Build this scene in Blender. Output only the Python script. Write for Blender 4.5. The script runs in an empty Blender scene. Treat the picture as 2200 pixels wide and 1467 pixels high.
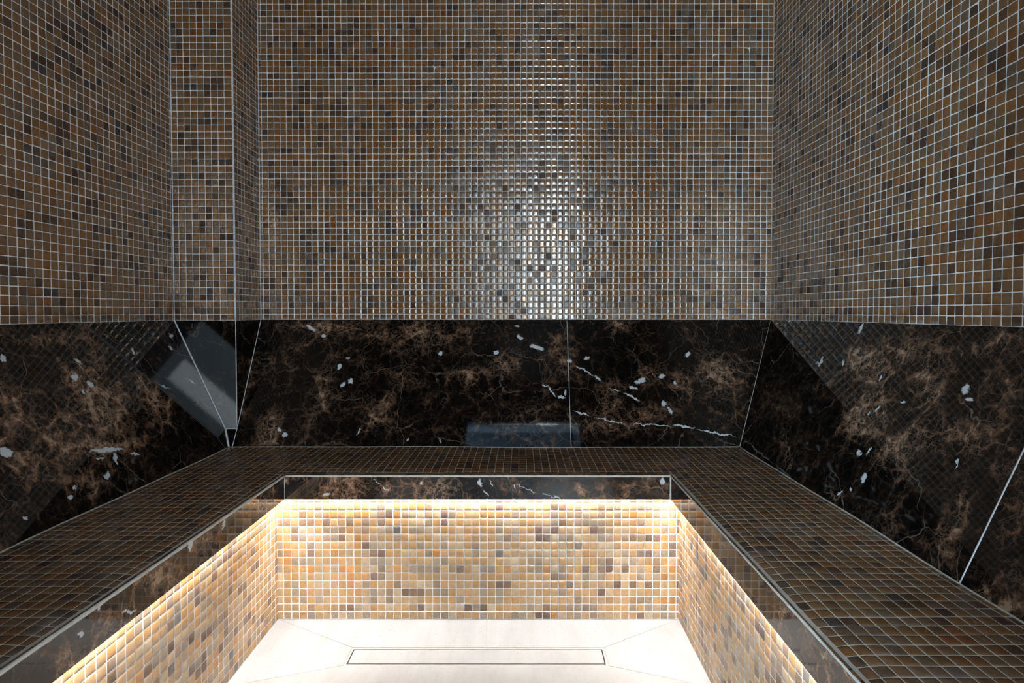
import bpy, math, random
import numpy as np
from mathutils import Vector, Matrix

# ------------------------------------------------------------------ camera
SC = bpy.context.scene
COL = SC.collection
EYE = 0.841
cam_d = bpy.data.cameras.new('camera')
cam_d.sensor_width = 36.0
cam_d.lens = 36.0 * 1182.2 / 2200.0
cam_d.shift_x = -18.2 / 2200.0
cam_d.shift_y = -33.4 / 2200.0
cam_d.clip_start = 0.02
cam = bpy.data.objects.new('camera', cam_d)
COL.objects.link(cam)
cam.location = (0, 0, EYE)
cam.rotation_euler = (math.pi / 2 - 0.02479, 0, 0.00104)
SC.camera = cam

# ------------------------------------------------------------------ world, view
SC.view_settings.view_transform = 'Standard'
SC.view_settings.look = 'None'
SC.view_settings.exposure = 0.15
SC.view_settings.gamma = 1.0
SC.view_settings.use_curve_mapping = False
W = bpy.data.worlds.new('world')
SC.world = W
W.use_nodes = True
W.node_tree.nodes['Background'].inputs[0].default_value = (0.55, 0.75, 1.0, 1)
W.node_tree.nodes['Background'].inputs[1].default_value = 0.15
SC.cycles.max_bounces = 12
SC.cycles.diffuse_bounces = 6
SC.cycles.glossy_bounces = 5
SC.cycles.transparent_max_bounces = 12
SC.cycles.sample_clamp_indirect = 6.0
SC.cycles.use_denoising = True

def area_lamp(name, loc, target, sx, sy, power, color):
    d = bpy.data.lights.new(name, 'AREA')
    d.shape = 'RECTANGLE'; d.size = sx; d.size_y = sy
    d.energy = power; d.color = color
    o = bpy.data.objects.new(name, d); COL.objects.link(o)
    o.location = loc
    dr = Vector(target) - Vector(loc)
    o.rotation_euler = dr.to_track_quat('-Z', 'Y').to_euler()
    return o
# unseen lobby: daylight from a left window, and added lamps for glare and fill
area_lamp('doorway_glare_lamp', (0.20, -0.78, 1.10), (0.20, 0, 1.10), 0.90, 1.48, 21, (0.74, 0.87, 1.0))  # unseen lamp for the doorway glare, widened to brighten the walls
area_lamp('added_highlight_core', (0.24, -0.765, 1.06), (0.24, 0, 1.06), 0.20, 1.36, 17, (0.97, 0.98, 1.0))  # added narrow lamp for the bright core of the back-wall highlights
area_lamp('window_daylight_left', (-1.65, -2.03, 1.25), (0.9, 1.2, 1.35), 0.80, 1.00, 300, (0.62, 0.82, 1.0))
area_lamp('added_left_wall_fill', (0.98, -0.70, 1.25), (-1.1, 1.3, 1.35), 0.40, 0.80, 84, (1.0, 0.90, 0.82))  # added warm fill, unseen, to brighten the left wall
LED_STRENGTH = 118.0
LED_COLOR = (1.0, 0.975, 0.95)

# ------------------------------------------------------------------ dimensions (metres)
DY = 1.934      # back wall
XR = 0.877      # right wall
XL = -1.112     # left wall
PX = -0.915     # pillar side
PY = 1.763      # pillar front
ZE = 0.815      # lower edge of the wall mosaic
ZS = 0.4115     # seat
HB = ZE - ZS
LB, LS = 0.198, 0.184     # how far the back / side backrests lean in
YF, XFL, XFR = 1.454, -0.630, 0.398      # front faces of the bench edge
YR, XRL, XRR = 1.489, -0.667, 0.432      # riser faces
ZF = 0.343      # lower edge of fascia
CEIL = 2.36
YW = -0.12      # inner face of the entrance wall
PT = 0.0215     # mosaic pitch

FEATS = {
'back' :( [(-0.7338, 0.0312, 0.0256, 0.008, 0.68), (-0.6838, 0.0613, 0.0081, 0.0071, -0.0), (-0.6146, 0.1765, 0.0094, 0.0152, -0.0), (-0.5935, 0.2393, 0.0067, 0.0152, 0.51), (-0.5703, 0.2262, 0.0078, 0.0099, -0.0), (-0.5889, 0.1444, 0.0063, 0.0068, -0.0), (-0.7754, 0.3903, 0.0093, 0.006, 0.17), (-0.7572, 0.4084, 0.0104, 0.0092, -0.0), (-0.0153, 0.024, 0.0115, 0.0053, 0.38), (-0.0039, 0.0666, 0.0148, 0.0086, 0.56), (0.0521, 0.1049, 0.0304, 0.0086, 0.19), (-0.0867, 0.1239, 0.0113, 0.0102, -0.56), (-0.2744, 0.1273, 0.0112, 0.0086, -0.76), (0.0815, 0.244, 0.0155, 0.0033, 0.18), (0.1027, 0.2651, 0.0249, 0.004, 0.94), (0.1346, 0.2811, 0.0138, 0.0048, -0.0), (0.1458, 0.2651, 0.0046, 0.0112, -0.0), (-0.3619, 0.4233, 0.0074, 0.006, -0.0), (-0.2575, 0.4278, 0.0029, 0.012, -0.18), (-0.5226, 0.3978, 0.0031, 0.0118, 0.26), (-0.6729, 0.459, 0.0044, 0.0045, -0.0), (0.1637, 0.1562, 0.0126, 0.0085, 0.38), (0.2142, 0.1898, 0.0403, 0.0034, 0.45), (0.2582, 0.2162, 0.0154, 0.005, 0.56), (0.3097, 0.2586, 0.0242, 0.0025, 0.41), (0.3665, 0.281, 0.0328, 0.0033, 0.53), (0.3991, 0.2261, 0.0224, 0.008, -0.27), (0.3722, 0.2505, 0.0196, 0.0066, 0.38), (0.4709, 0.2096, 0.0147, 0.0064, -0.35), (0.5133, 0.2342, 0.0078, 0.0066, -0.0), (0.4682, 0.3064, 0.0118, 0.013, 0.37), (0.4871, 0.3284, 0.0063, 0.0135, -0.34), (0.2227, 0.1461, 0.013, 0.0066, -0.37), (0.5681, 0.1324, 0.0092, 0.0141, 0.39), (0.198, 0.3378, 0.033, 0.0024, 0.27), (0.2874, 0.361, 0.0595, 0.0023, 0.18), (0.4217, 0.3748, 0.0745, 0.0028, 0.07), (0.5262, 0.3809, 0.0414, 0.0047, 0.11), (0.628, 0.4021, 0.0725, 0.0023, 0.18)] , [(-0.3412, 0.0631, 0.1448, 0.0492, -0.1), (-0.0528, 0.163, 0.071, 0.0417, -0.0), (0.1281, 0.129, 0.0445, 0.0674, -0.0), (-0.4684, 0.0507, 0.0971, 0.0318, -0.0), (-0.6829, 0.024, 0.1466, 0.0216, -0.0), (-0.6606, 0.278, 0.0395, 0.0925, 0.18), (-0.809, 0.3872, 0.033, 0.076, -0.0), (0.439, 0.1847, 0.0345, 0.0415, -0.0), (0.5329, 0.2391, 0.0279, 0.0566, -0.0), (0.286, 0.2666, 0.0385, 0.0557, -0.0), (0.3955, 0.3331, 0.0455, 0.0311, -0.0), (0.2711, 0.3794, 0.0901, 0.0304, -0.0), (0.6586, 0.1964, 0.0626, 0.0823, -0.0), (0.3426, 0.024, 0.0488, 0.0268, -0.0), (-0.4572, 0.3097, 0.0321, 0.0738, 0.51), (-0.1714, 0.1965, 0.0627, 0.033, -0.0)] ),
'right' :( [(-1.4095, 0.0149, 0.008, 0.0179, 0.08), (-1.5153, 0.1198, 0.0059, 0.0194, 0.06), (-1.5276, 0.1253, 0.0122, 0.0027, 0.1), (-1.4144, 0.1139, 0.0076, 0.0076, -0.1), (-1.2537, 0.1351, 0.0042, 0.0085, 0.17), (-1.0174, 0.1271, 0.0109, 0.0119, -0.15), (-1.0019, 0.1462, 0.0087, 0.0058, -0.17), (-1.1548, 0.1783, 0.0075, 0.0036, -0.25), (-1.2149, 0.2062, 0.0057, 0.0048, -0.19), (-1.2374, 0.221, 0.0032, 0.0064, 0.04), (-1.2091, 0.3106, 0.0092, 0.0104, -0.03), (-1.183, 0.3011, 0.0029, 0.0095, 0.28), (-1.1626, 0.3588, 0.0085, 0.013, -0.13), (-1.1857, 0.3912, 0.0059, 0.0061, -0.1), (-0.9657, 0.2613, 0.0043, 0.0085, -0.64), (-0.9593, 0.2693, 0.0018, 0.0053, -0.3), (-1.2101, 0.4101, 0.0107, 0.0026, -0.62)] , [(-1.1023, 0.1349, 0.0449, 0.0483, -0.15), (-0.9385, 0.1071, 0.0559, 0.0621, -0.14), (-0.9474, 0.2131, 0.0736, 0.0391, -0.25), (-0.9191, 0.341, 0.019, 0.0588, -0.3), (-0.815, 0.4383, 0.0278, 0.0111, -0.19), (-1.0912, 0.2355, 0.0571, 0.0355, -0.76), (-1.2535, 0.2395, 0.0638, 0.0425, -0.51), (-0.9799, 0.0345, 0.052, 0.0388, -0.06), (-1.3357, 0.0947, 0.0715, 0.0465, 0.13), (-0.8364, 0.2919, 0.021, 0.0435, -0.37)] ),
'left' :( [(1.0612, 0.2696, 0.0162, 0.0107, 0.27), (1.143, 0.076, 0.008, 0.0068, 0.09), (1.2957, 0.1396, 0.0114, 0.0133, 0.97), (1.3258, 0.1014, 0.0106, 0.0047, 0.95), (1.33, 0.164, 0.0077, 0.0132, -0.27), (1.3011, 0.1805, 0.0065, 0.0076, 0.16), (1.519, 0.0934, 0.006, 0.0088, -0.28), (1.7124, 0.053, 0.0134, 0.0093, 0.05), (1.6824, 0.0908, 0.0072, 0.0088, -0.16), (1.2876, 0.3271, 0.0581, 0.0059, 0.21), (1.3002, 0.3563, 0.0067, 0.0192, 0.29), (1.2566, 0.3836, 0.0091, 0.0115, 0.84), (1.1654, 0.3835, 0.0033, 0.0052, 0.34), (1.1476, 0.3989, 0.009, 0.0049, -0.12), (1.0391, 0.4027, 0.0063, 0.0055, 0.39), (1.5815, 0.2063, 0.03, 0.0019, 0.46), (1.7051, 0.2055, 0.0276, 0.0023, 0.62), (1.2592, 0.3418, 0.0122, 0.0036, 0.45), (1.3631, 0.3594, 0.017, 0.0041, 0.43)] , [(1.3775, 0.1052, 0.0301, 0.1001, 0.26), (1.2957, 0.1396, 0.0533, 0.0443, 0.13), (1.3442, 0.1912, 0.0885, 0.0647, 0.16), (1.1656, 0.232, 0.0714, 0.0513, 0.61), (1.1677, 0.2621, 0.0442, 0.0641, 0.24), (1.0902, 0.3075, 0.0809, 0.0343, 0.3), (1.5106, 0.2382, 0.0451, 0.088, 0.17), (1.1295, 0.1604, 0.0619, 0.0427, 0.17), (1.2553, 0.0406, 0.1172, 0.019, 0.06), (1.3052, 0.3246, 0.1163, 0.0171, 0.26), (1.0757, 0.2322, 0.0569, 0.0492, 0.24), (1.1844, 0.3924, 0.0289, 0.0264, 0.34)] ),
'fb' :( [(-0.1083, 0.0202, 0.005, 0.0162, -0.32), (-0.0947, 0.0514, 0.0015, 0.0149, -0.61), (-0.2657, 0.0215, 0.005, 0.005, -0.0), (-0.3625, 0.0365, 0.0099, 0.0025, 0.79), (-0.3835, 0.0215, 0.0174, 0.0012, 0.7), (0.3773, 0.0188, 0.0074, 0.01, -0.0), (-0.0786, 0.0239, 0.0015, 0.0125, -0.44), (-0.0179, 0.0326, 0.0019, 0.01, -0.35), (0.0131, 0.0388, 0.0372, 0.0012, 0.44), (0.0875, 0.0588, 0.0372, 0.0012, 0.26), (-0.5202, 0.0553, 0.0099, 0.005, -0.18)] , [(0.3291, 0.0387, 0.0929, 0.0375, -0.0), (0.1371, 0.0513, 0.062, 0.0313, -0.0), (-0.2719, 0.0265, 0.0558, 0.0312, -0.0), (-0.5942, 0.0141, 0.0496, 0.015, -0.0), (-0.4766, 0.0328, 0.0558, 0.0312, -0.0), (-0.3589, 0.0577, 0.0372, 0.0175, -0.0), (0.2485, 0.0325, 0.0496, 0.025, -0.0), (-0.0241, 0.0389, 0.031, 0.0275, -0.0)] ),
'fl' :( [(0.8095, 0.0092, 0.0051, 0.0035, 0.5), (0.8708, 0.0486, 0.0217, 0.003, 0.5), (1.037, 0.0133, 0.0082, 0.0112, 0.54), (0.7751, 0.0303, 0.0073, 0.0046, 0.12), (1.1533, 0.0193, 0.0059, 0.013, 0.53)] , [(1.1011, 0.0199, 0.0559, 0.0376, 0.39), (0.932, 0.0151, 0.0699, 0.0239, 0.45), (0.7561, 0.0428, 0.0589, 0.026, 0.56), (1.3202, 0.0072, 0.1072, 0.0338, 0.32), (0.8252, 0.0429, 0.0689, 0.0213, 0.52)] ),
}


# ------------------------------------------------------------------ helpers
def tag(o, label=None, cat=None, group=None, kind=None):
    if label: o['label'] = label
    if cat: o['category'] = cat
    if group: o['group'] = group
    if kind: o['kind'] = kind
    return o

def empty(name, loc):
    o = bpy.data.objects.new(name, None); COL.objects.link(o)
    o.location = loc; o.empty_display_size = 0.05
    bpy.context.view_layer.update()
    return o

class MB:
    """collects geometry in world coordinates, links it as one mesh object"""
    def __init__(s):
        s.v = []; s.f = []; s.m = []; s.c = []; s.r = []; s.uv = []; s.sm = []; s.n = 0
    def add(s, verts, faces, mat=0, col=None, rough=None, uv=None, smooth=False):
        verts = np.asarray(verts, float).reshape(-1, 3)
        k = len(verts)
        s.v.append(verts)
        s.c.append(np.ones((k, 4)) * 0.5 if col is None else col)
        s.r.append(np.zeros(k) if rough is None else rough)
        s.uv.append(np.zeros((k, 2)) if uv is None else np.asarray(uv, float))
        for f in faces:
            s.f.append([i + s.n for i in f])
        s.m += [mat] * len(faces); s.sm += [smooth] * len(faces)
        s.n += k
    def add_quads(s, verts, quads, mat, col, rough, uv, smooth=True):
        k = len(verts)
        s.v.append(verts); s.c.append(col); s.r.append(rough); s.uv.append(uv)
        s.f += (quads + s.n).tolist(); s.m += [mat] * len(quads); s.sm += [smooth] * len(quads)
        s.n += k
    def box(s, lo, hi, mat=0):
        x0, y0, z0 = lo; x1, y1, z1 = hi
        v = [(x0, y0, z0), (x1, y0, z0), (x1, y1, z0), (x0, y1, z0), (x0, y0, z1), (x1, y0, z1), (x1, y1, z1), (x0, y1, z1)]
        s.add(v, [(0, 3, 2, 1), (4, 5, 6, 7), (0, 1, 5, 4), (1, 2, 6, 5), (2, 3, 7, 6), (3, 0, 4, 7)], mat)
    def prism(s, poly, back, mat=0, uv=None):
        """front polygon (list of points), extruded by the vector back"""
        poly = [Vector(p) for p in poly]; n = len(poly); b = Vector(back)
        v = [tuple(p) for p in poly] + [tuple(p + b) for p in poly]
        uu = None if uv is None else list(uv) + list(uv)
        nrm = Vector((0, 0, 0))
        for i in range(n): nrm += poly[i].cross(poly[(i + 1) % n])
        front = tuple(range(n)) if nrm.dot(b) < 0 else tuple(reversed(range(n)))
        fl = front[0] == 0
        faces = [front, tuple(i + n for i in reversed(front))]
        for i in range(n):
            j = (i + 1) % n
            q = (i, i + n, j + n, j)
            faces.append(q if fl else tuple(reversed(q)))
        s.add(v, faces, mat, uv=uu)
    def rod(s, p0, p1, w, mat=0, wobble=0.0, seed=0, segs=1):
        """square-ish bead of width w between two points, slightly irregular"""
        p0 = Vector(p0); p1 = Vector(p1); d = (p1 - p0)
        up = Vector((0, 0, 1)) if abs(d.normalized().z) < 0.9 else Vector((0, 1, 0))
        a = d.cross(up).normalized(); b = a.cross(d).normalized()
        rg = random.Random(seed); v = []; K = 8
        for i in range(segs + 1):
            c = p0 + d * (i / segs); r = w / 2 * (1 + wobble * rg.uniform(-1, 1))
            c = c + (a + b) * (wobble * w * 0.15 * rg.uniform(-1, 1))
            for k in range(K):
                t = 2 * math.pi * k / K
                v.append(tuple(c + a * (r * math.cos(t)) + b * (r * math.sin(t))))
        f = []
        for i in range(segs):
            for k in range(K):
                f.append((i * K + k, i * K + (k + 1) % K, (i + 1) * K + (k + 1) % K, (i + 1) * K + k))
        f.append(tuple(range(K))[::-1]); f.append(tuple(segs * K + k for k in range(K)))
        s.add(v, f, mat, smooth=True)
    def tube(s, path, w, mat=0, K=8):
        P = [Vector(p) for p in path]; v = []; f = []
        for i, c in enumerate(P):
            d = (P[min(i + 1, len(P) - 1)] - P[max(i - 1, 0)]).normalized()
            a = d.cross(Vector((0, 0, 1))).normalized(); b = a.cross(d).normalized()
            for k in range(K):
                t = 2 * math.pi * k / K
                v.append(tuple(c + a * (w / 2 * math.cos(t)) + b * (w / 2 * math.sin(t))))
        for i in range(len(P) - 1):
            for k in range(K):
                f.append((i * K + k, i * K + (k + 1) % K, (i + 1) * K + (k + 1) % K, (i + 1) * K + k))
        f.append(tuple(range(K))[::-1]); f.append(tuple((len(P) - 1) * K + k for k in range(K)))
        s.add(v, f, mat, smooth=True)
    def build(s, name, mats, parent=None, origin=None):
        me = bpy.data.meshes.new(name)
        V = np.concatenate(s.v)
        og = Vector(origin) if origin is not None else (parent.matrix_world.translation if parent else Vector(V.mean(0)))
        if origin is None and parent is None:
            og = Vector((float(V[:, 0].mean()), float(V[:, 1].mean()), float(V[:, 2].min())))
        base = Vector((0, 0, 0))
        V = V - np.array(og)
        lt = np.array([len(f) for f in s.f], dtype=np.int32)
        li = np.concatenate([np.asarray(f) for f in s.f]).astype(np.int32) if len(set(lt.tolist())) > 1 else np.asarray(s.f, dtype=np.int32).ravel()
        me.vertices.add(len(V)); me.vertices.foreach_set('co', V.astype(np.float32).ravel())
        me.loops.add(len(li)); me.loops.foreach_set('vertex_index', li)
        me.polygons.add(len(lt))
        me.polygons.foreach_set('loop_start', np.concatenate([[0], np.cumsum(lt)[:-1]]).astype(np.int32))
        me.polygons.foreach_set('loop_total', lt)
        me.polygons.foreach_set('material_index', np.array(s.m, dtype=np.int32))
        me.polygons.foreach_set('use_smooth', np.array(s.sm, dtype=bool))
        me.update(calc_edges=True)
        C = np.concatenate(s.c); a = me.color_attributes.new('tile_colour', 'FLOAT_COLOR', 'POINT')
        a.data.foreach_set('color', C.astype(np.float32).ravel())
        R = np.concatenate(s.r); a = me.attributes.new('tile_rough', 'FLOAT', 'POINT')
        a.data.foreach_set('value', R.astype(np.float32))
        U = np.concatenate(s.uv)
        ul = me.uv_layers.new(name='UVMap')
        ul.data.foreach_set('uv', U[li].astype(np.float32).ravel())
        for m in (mats if isinstance(mats, (list, tuple)) else [mats]): me.materials.append(m)
        me.validate()
        o = bpy.data.objects.new(name, me); COL.objects.link(o)
        if parent is None:
            o.location = og
        else:
            o.parent = parent
        return o

# tile kinds: (weight, linear albedo, roughness)
TILES = [
    (0.33, (0.205, 0.088, 0.030), 0.10),   # amber brown
    (0.22, (0.192, 0.094, 0.041), 0.10),   # honey brown
    (0.12, (0.184, 0.101, 0.053), 0.12),   # taupe
    (0.02, (0.215, 0.072, 0.021), 0.12),   # rust
    (0.13, (0.158, 0.092, 0.053), 0.24),   # sparkling grey brown
    (0.12, (0.094, 0.047, 0.025), 0.24),   # dark brown
    (0.05, (0.084, 0.041, 0.027), 0.26),   # plum brown
    (0.01, (0.064, 0.044, 0.037), 0.22),   # slate
]
LIT_RISER_TILES = [  # paler than the wall tiles: the strip light's brightness is put into the colour
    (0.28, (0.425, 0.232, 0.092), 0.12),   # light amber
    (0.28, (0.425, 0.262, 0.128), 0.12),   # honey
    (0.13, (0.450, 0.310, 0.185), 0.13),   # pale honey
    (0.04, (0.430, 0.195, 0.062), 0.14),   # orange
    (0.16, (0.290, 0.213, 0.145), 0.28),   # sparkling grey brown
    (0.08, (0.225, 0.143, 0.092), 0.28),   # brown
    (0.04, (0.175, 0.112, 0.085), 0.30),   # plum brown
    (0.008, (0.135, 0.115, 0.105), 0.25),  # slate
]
TU = np.array([-1.0, -0.91, -0.58, 0.0, 0.58, 0.91, 1.0])
def mosaic(mb, o, a, b, n, L, M, pu=0.0, pv=0.0, seed=0, mat=1, hf=None, gap=0.0014, jitter=1.0, pitch=PT, dark=1.0, TILES=TILES, smear=False):
    """tiles over the rectangle o + u*a + v*b, 0<u<L, 0<v<M; grid lines pass through u=pu, v=pv"""
    rg = np.random.default_rng(seed)
    o = np.array(o, float); a = np.array(a, float); b = np.array(b, float); n = np.array(n, float)
    def lines(p0, T):
        k0 = math.floor(-p0 / pitch) + 1
        ks = [p0 + k * pitch for k in range(k0, k0 + int(T / pitch) + 2) if 0.0055 < p0 + k * pitch < T - 0.0055]
        return np.array([0.0] + ks + [T])
    lu = lines(pu, L); lv = lines(pv, M)
    U0, V0 = np.meshgrid(lu[:-1], lv[:-1], indexing='ij'); U1, V1 = np.meshgrid(lu[1:], lv[1:], indexing='ij')
    cu = ((U0 + U1) / 2).ravel(); cv = ((V0 + V1) / 2).ravel()
    hu = ((U1 - U0) / 2 - gap / 2).ravel(); hv = ((V1 - V0) / 2 - gap / 2).ravel()
    N = len(cu)
    w = np.array([t[0] for t in TILES]); w /= w.sum()
    kind = rg.choice(len(TILES), size=N, p=w)
    prev = np.maximum(np.arange(N) - np.where(rg.random(N) < 0.5, 1, len(lv) - 1), 0)
    kind = np.where(rg.random(N) < 0.28, kind[prev], kind)
    alb = np.array([t[1] for t in TILES])[kind]; rgh = np.array([t[2] for t in TILES])[kind]
    alb = alb * (1 + 0.10 * rg.normal(size=(N, 1))) * (1 + 0.015 * rg.normal(size=(N, 3))) * dark
    alb = np.clip(alb, 0.02, 0.6); rgh = rgh * (1 + 0.25 * rg.normal(size=N)); rgh = np.clip(rgh, 0.05, 0.5)
    K = len(TU)
    gx, gy = np.meshgrid(TU, TU, indexing='ij'); gx = gx.ravel(); gy = gy.ravel()
    m = np.maximum(abs(gx), abs(gy)); mn = np.minimum(abs(gx), abs(gy))
    crn = (m > 0.99) & (mn > 0.99); gx = np.where(crn, gx * 0.955, gx); gy = np.where(crn, gy * 0.955, gy)
    c2 = (abs(m - 0.91) < 0.01) & (mn > 0.8); gx = np.where(c2, gx * 0.975, gx); gy = np.where(c2, gy * 0.975, gy)
    hgt = np.where(m > 0.99, -0.00005, np.where(m > 0.8, 0.00043, np.where(m > 0.3, 0.00070, 0.00077)))
    ju = rg.normal(size=N) * 0.00018 * jitter; jv = rg.normal(size=N) * 0.00018 * jitter
    rot = rg.normal(size=N) * 0.010 * jitter
    tu = rg.normal(size=N) * 0.010 * jitter; tv = rg.normal(size=N) * 0.010 * jitter; hj = rg.normal(size=N) * 0.00010 * jitter
    lx = gx[None] * hu[:, None]; ly = gy[None] * hv[:, None]
    u = cu[:, None] + ju[:, None] + lx - rot[:, None] * ly
    v = cv[:, None] + jv[:, None] + ly + rot[:, None] * lx
    h = hgt[None] + (tu[:, None] * lx + tv[:, None] * ly) + hj[:, None]
    if hf is not None: h = h + hf(u, v)
    P = o + u[..., None] * a + v[..., None] * b + h[..., None] * n
    q = []
    flip = np.dot(np.cross(a, b), n) < 0
    for i in range(K - 1):
        for j in range(K - 1):
            qq = [i * K + j, (i + 1) * K + j, (i + 1) * K + j + 1, i * K + j + 1]
            q.append(qq[::-1] if flip else qq)
    Q = (np.array(q)[None] + (np.arange(N) * K * K)[:, None, None]).reshape(-1, 4)
    col = np.concatenate([np.repeat(alb, K * K, 0), np.repeat(rg.random((N, 1)), K * K, 0)], 1)
    if smear:
        wgt = np.clip((0.0085 - v) / 0.006, 0, 1) * (rg.random(N)[:, None] ** 1.5) * (0.5 + 0.5 * rg.random(v.shape))
        wgt = np.clip(wgt * 0.55, 0, 1).reshape(-1, 1)
        col[:, :3] = col[:, :3] * (1 - wgt) + wgt * np.array([0.55, 0.53, 0.52])
    uv = np.stack([u.ravel() + 3.7 * seed, v.ravel() + rg.uniform(0, 5)], 1)
    mb.add_quads(P.reshape(-1, 3), Q, mat, col, np.repeat(rgh, K * K), uv)
    # grout bed under the tiles
    if hf is None:
        mb.add([o, o + a * L, o + a * L + b * M, o + b * M], [(3, 2, 1, 0) if flip else (0, 1, 2, 3)], 0)
    else:
        nu = max(2, int(L / 0.01)); nv = max(2, int(M / 0.01))
        uu, vv = np.meshgrid(np.linspace(0, L, nu), np.linspace(0, M, nv), indexing='ij')
        G = o + uu[..., None] * a + vv[..., None] * b + hf(uu, vv)[..., None] * n
        i, j = np.meshgrid(np.arange(nu - 1), np.arange(nv - 1), indexing='ij'); i = i.ravel(); j = j.ravel()
        Q = np.stack([i * nv + j, (i + 1) * nv + j, (i + 1) * nv + j + 1, i * nv + j + 1], 1)
        if flip: Q = Q[:, ::-1]
        kk = nu * nv
        mb.add_quads(G.reshape(-1, 3), Q, 0, np.ones((kk, 4)) * .5, np.zeros(kk), np.zeros((kk, 2)))

# ------------------------------------------------------------------ materials
def new_mat(name):
    m = bpy.data.materials.new(name); m.use_nodes = True
    nt = m.node_tree; return m, nt, nt.nodes['Principled BSDF']
def N(nt, t, **kw):
    n = nt.nodes.new(t)
    for k, v in kw.items():
        if k == 'inp':
            for kk, vv in v.items(): n.inputs[kk].default_value = vv
        else: setattr(n, k, v)
    return n
def ramp(nt, stops, interp='LINEAR'):
    r = nt.nodes.new('ShaderNodeValToRGB'); r.color_ramp.interpolation = interp
    e = r.color_ramp.elements
    while len(e) > 1: e.remove(e[-1])
    e[0].position = stops[0][0]; e[0].color = stops[0][1] if len(stops[0][1]) == 4 else (*stops[0][1], 1)
    for p, c in stops[1:]:
        x = e.new(p); x.color = c if len(c) == 4 else (*c, 1)
    return r
def math_node(nt, op, a, b=None, clamp=False):
    n = nt.nodes.new('ShaderNodeMath'); n.operation = op; n.use_clamp = clamp
    for i, x in enumerate((a, b)):
        if x is None: continue
        if isinstance(x, (int, float)): n.inputs[i].default_value = x
        else: nt.links.new(x, n.inputs[i])
    return n.outputs[0]
def mixc(nt, fac, a, b, mode='MIX'):
    n = nt.nodes.new('ShaderNodeMix'); n.data_type = 'RGBA'; n.blend_type = mode
    for s, x in ((n.inputs[0], fac), (n.inputs[6], a), (n.inputs[7], b)):
        if isinstance(x, (int, float)): s.default_value = x
        elif isinstance(x, tuple): s.default_value = (*x, 1)
        else: nt.links.new(x, s)
    return n.outputs[2]

def tile_material():
    m, nt, bs = new_mat('mosaic_glass'); L = nt.links.new
    at = N(nt, 'ShaderNodeAttribute', attribute_name='tile_colour')
    ar = N(nt, 'ShaderNodeAttribute', attribute_name='tile_rough')
    tc = N(nt, 'ShaderNodeTexCoord')
    cl = N(nt, 'ShaderNodeTexNoise', inp={'Scale': 90.0, 'Detail': 3.0, 'Roughness': 0.6}); L(tc.outputs['Object'], cl.inputs['Vector'])
    r1 = ramp(nt, [(0.3, (0.84, 0.82, 0.78)), (0.7, (1.14, 1.16, 1.2))]); L(cl.outputs['Fac'], r1.inputs[0])
    c = mixc(nt, 1.0, at.outputs['Color'], r1.outputs[0], 'MULTIPLY')
    # fine metallic grain of the sparkling tiles
    gr = N(nt, 'ShaderNodeTexNoise', inp={'Scale': 1500.0, 'Detail': 2.0}); L(tc.outputs['Object'], gr.inputs['Vector'])
    isr = math_node(nt, 'MULTIPLY', math_node(nt, 'SUBTRACT', ar.outputs['Fac'], 0.14), 5.0, True)
    g = ramp(nt, [(0.42, (0.6, 0.6, 0.6)), (0.6, (1.15, 1.15, 1.15)), (0.70, (2.3, 2.2, 2.1))]); L(gr.outputs['Fac'], g.inputs[0])
    c2 = mixc(nt, 1.0, c, g.outputs[0], 'MULTIPLY')
    c = mixc(nt, isr, c, c2)
    # scattered grout haze and white specks left on the glass
    hz = N(nt, 'ShaderNodeTexNoise', inp={'Scale': 7.0, 'Detail': 6.0, 'Roughness': 0.7}); L(tc.outputs['Object'], hz.inputs['Vector'])
    hr = ramp(nt, [(0.56, (0, 0, 0)), (0.80, (0.28, 0.28, 0.28))]); L(hz.outputs['Fac'], hr.inputs[0])
    c = mixc(nt, hr.outputs[0], c, (0.42, 0.38, 0.36))
    sp = N(nt, 'ShaderNodeTexVoronoi', inp={'Scale': 160.0}); L(tc.outputs['Object'], sp.inputs['Vector'])
    sr = ramp(nt, [(0.05, (1, 1, 1)), (0.085, (0, 0, 0))]); L(sp.outputs['Distance'], sr.inputs[0])
    spm = N(nt, 'ShaderNodeTexNoise', inp={'Scale': 25.0, 'Detail': 2.0}); L(tc.outputs['Object'], spm.inputs['Vector'])
    sm = ramp(nt, [(0.56, (0, 0, 0)), (0.62, (1, 1, 1))]); L(spm.outputs['Fac'], sm.inputs[0])
    c = mixc(nt, math_node(nt, 'MULTIPLY', sr.outputs[0], sm.outputs[0]), c, (0.7, 0.66, 0.62))
    L(c, bs.inputs['Base Color'])
    L(math_node(nt, 'ADD', ar.outputs['Fac'], math_node(nt, 'ADD', math_node(nt, 'MULTIPLY', hr.outputs[0], 0.5), math_node(nt, 'MULTIPLY', isr, 0.16))), bs.inputs['Roughness'])
    bs.inputs['IOR'].default_value = 1.62
    L(math_node(nt, 'SUBTRACT', 0.75, math_node(nt, 'MULTIPLY', isr, 0.60)), bs.inputs['Specular IOR Level'])
    lr = ramp(nt, [(0.0, (1, 1, 1)), (0.55, (1, 0.98, 0.95)), (0.75, (1, 0.86, 0.70)), (1.0, (1, 0.72, 0.50))]); L(at.outputs['Alpha'], lr.inputs[0]); L(lr.outputs[0], bs.inputs['Specular Tint'])
    bp = N(nt, 'ShaderNodeBump', inp={'Strength': 0.35, 'Distance': 0.0006})
    bn = N(nt, 'ShaderNodeTexNoise', inp={'Scale': 130.0, 'Detail': 2.0}); L(tc.outputs['Object'], bn.inputs['Vector'])
    L(bn.outputs['Fac'], bp.inputs['Height']); L(bp.outputs[0], bs.inputs['Normal'])
    return m
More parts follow.
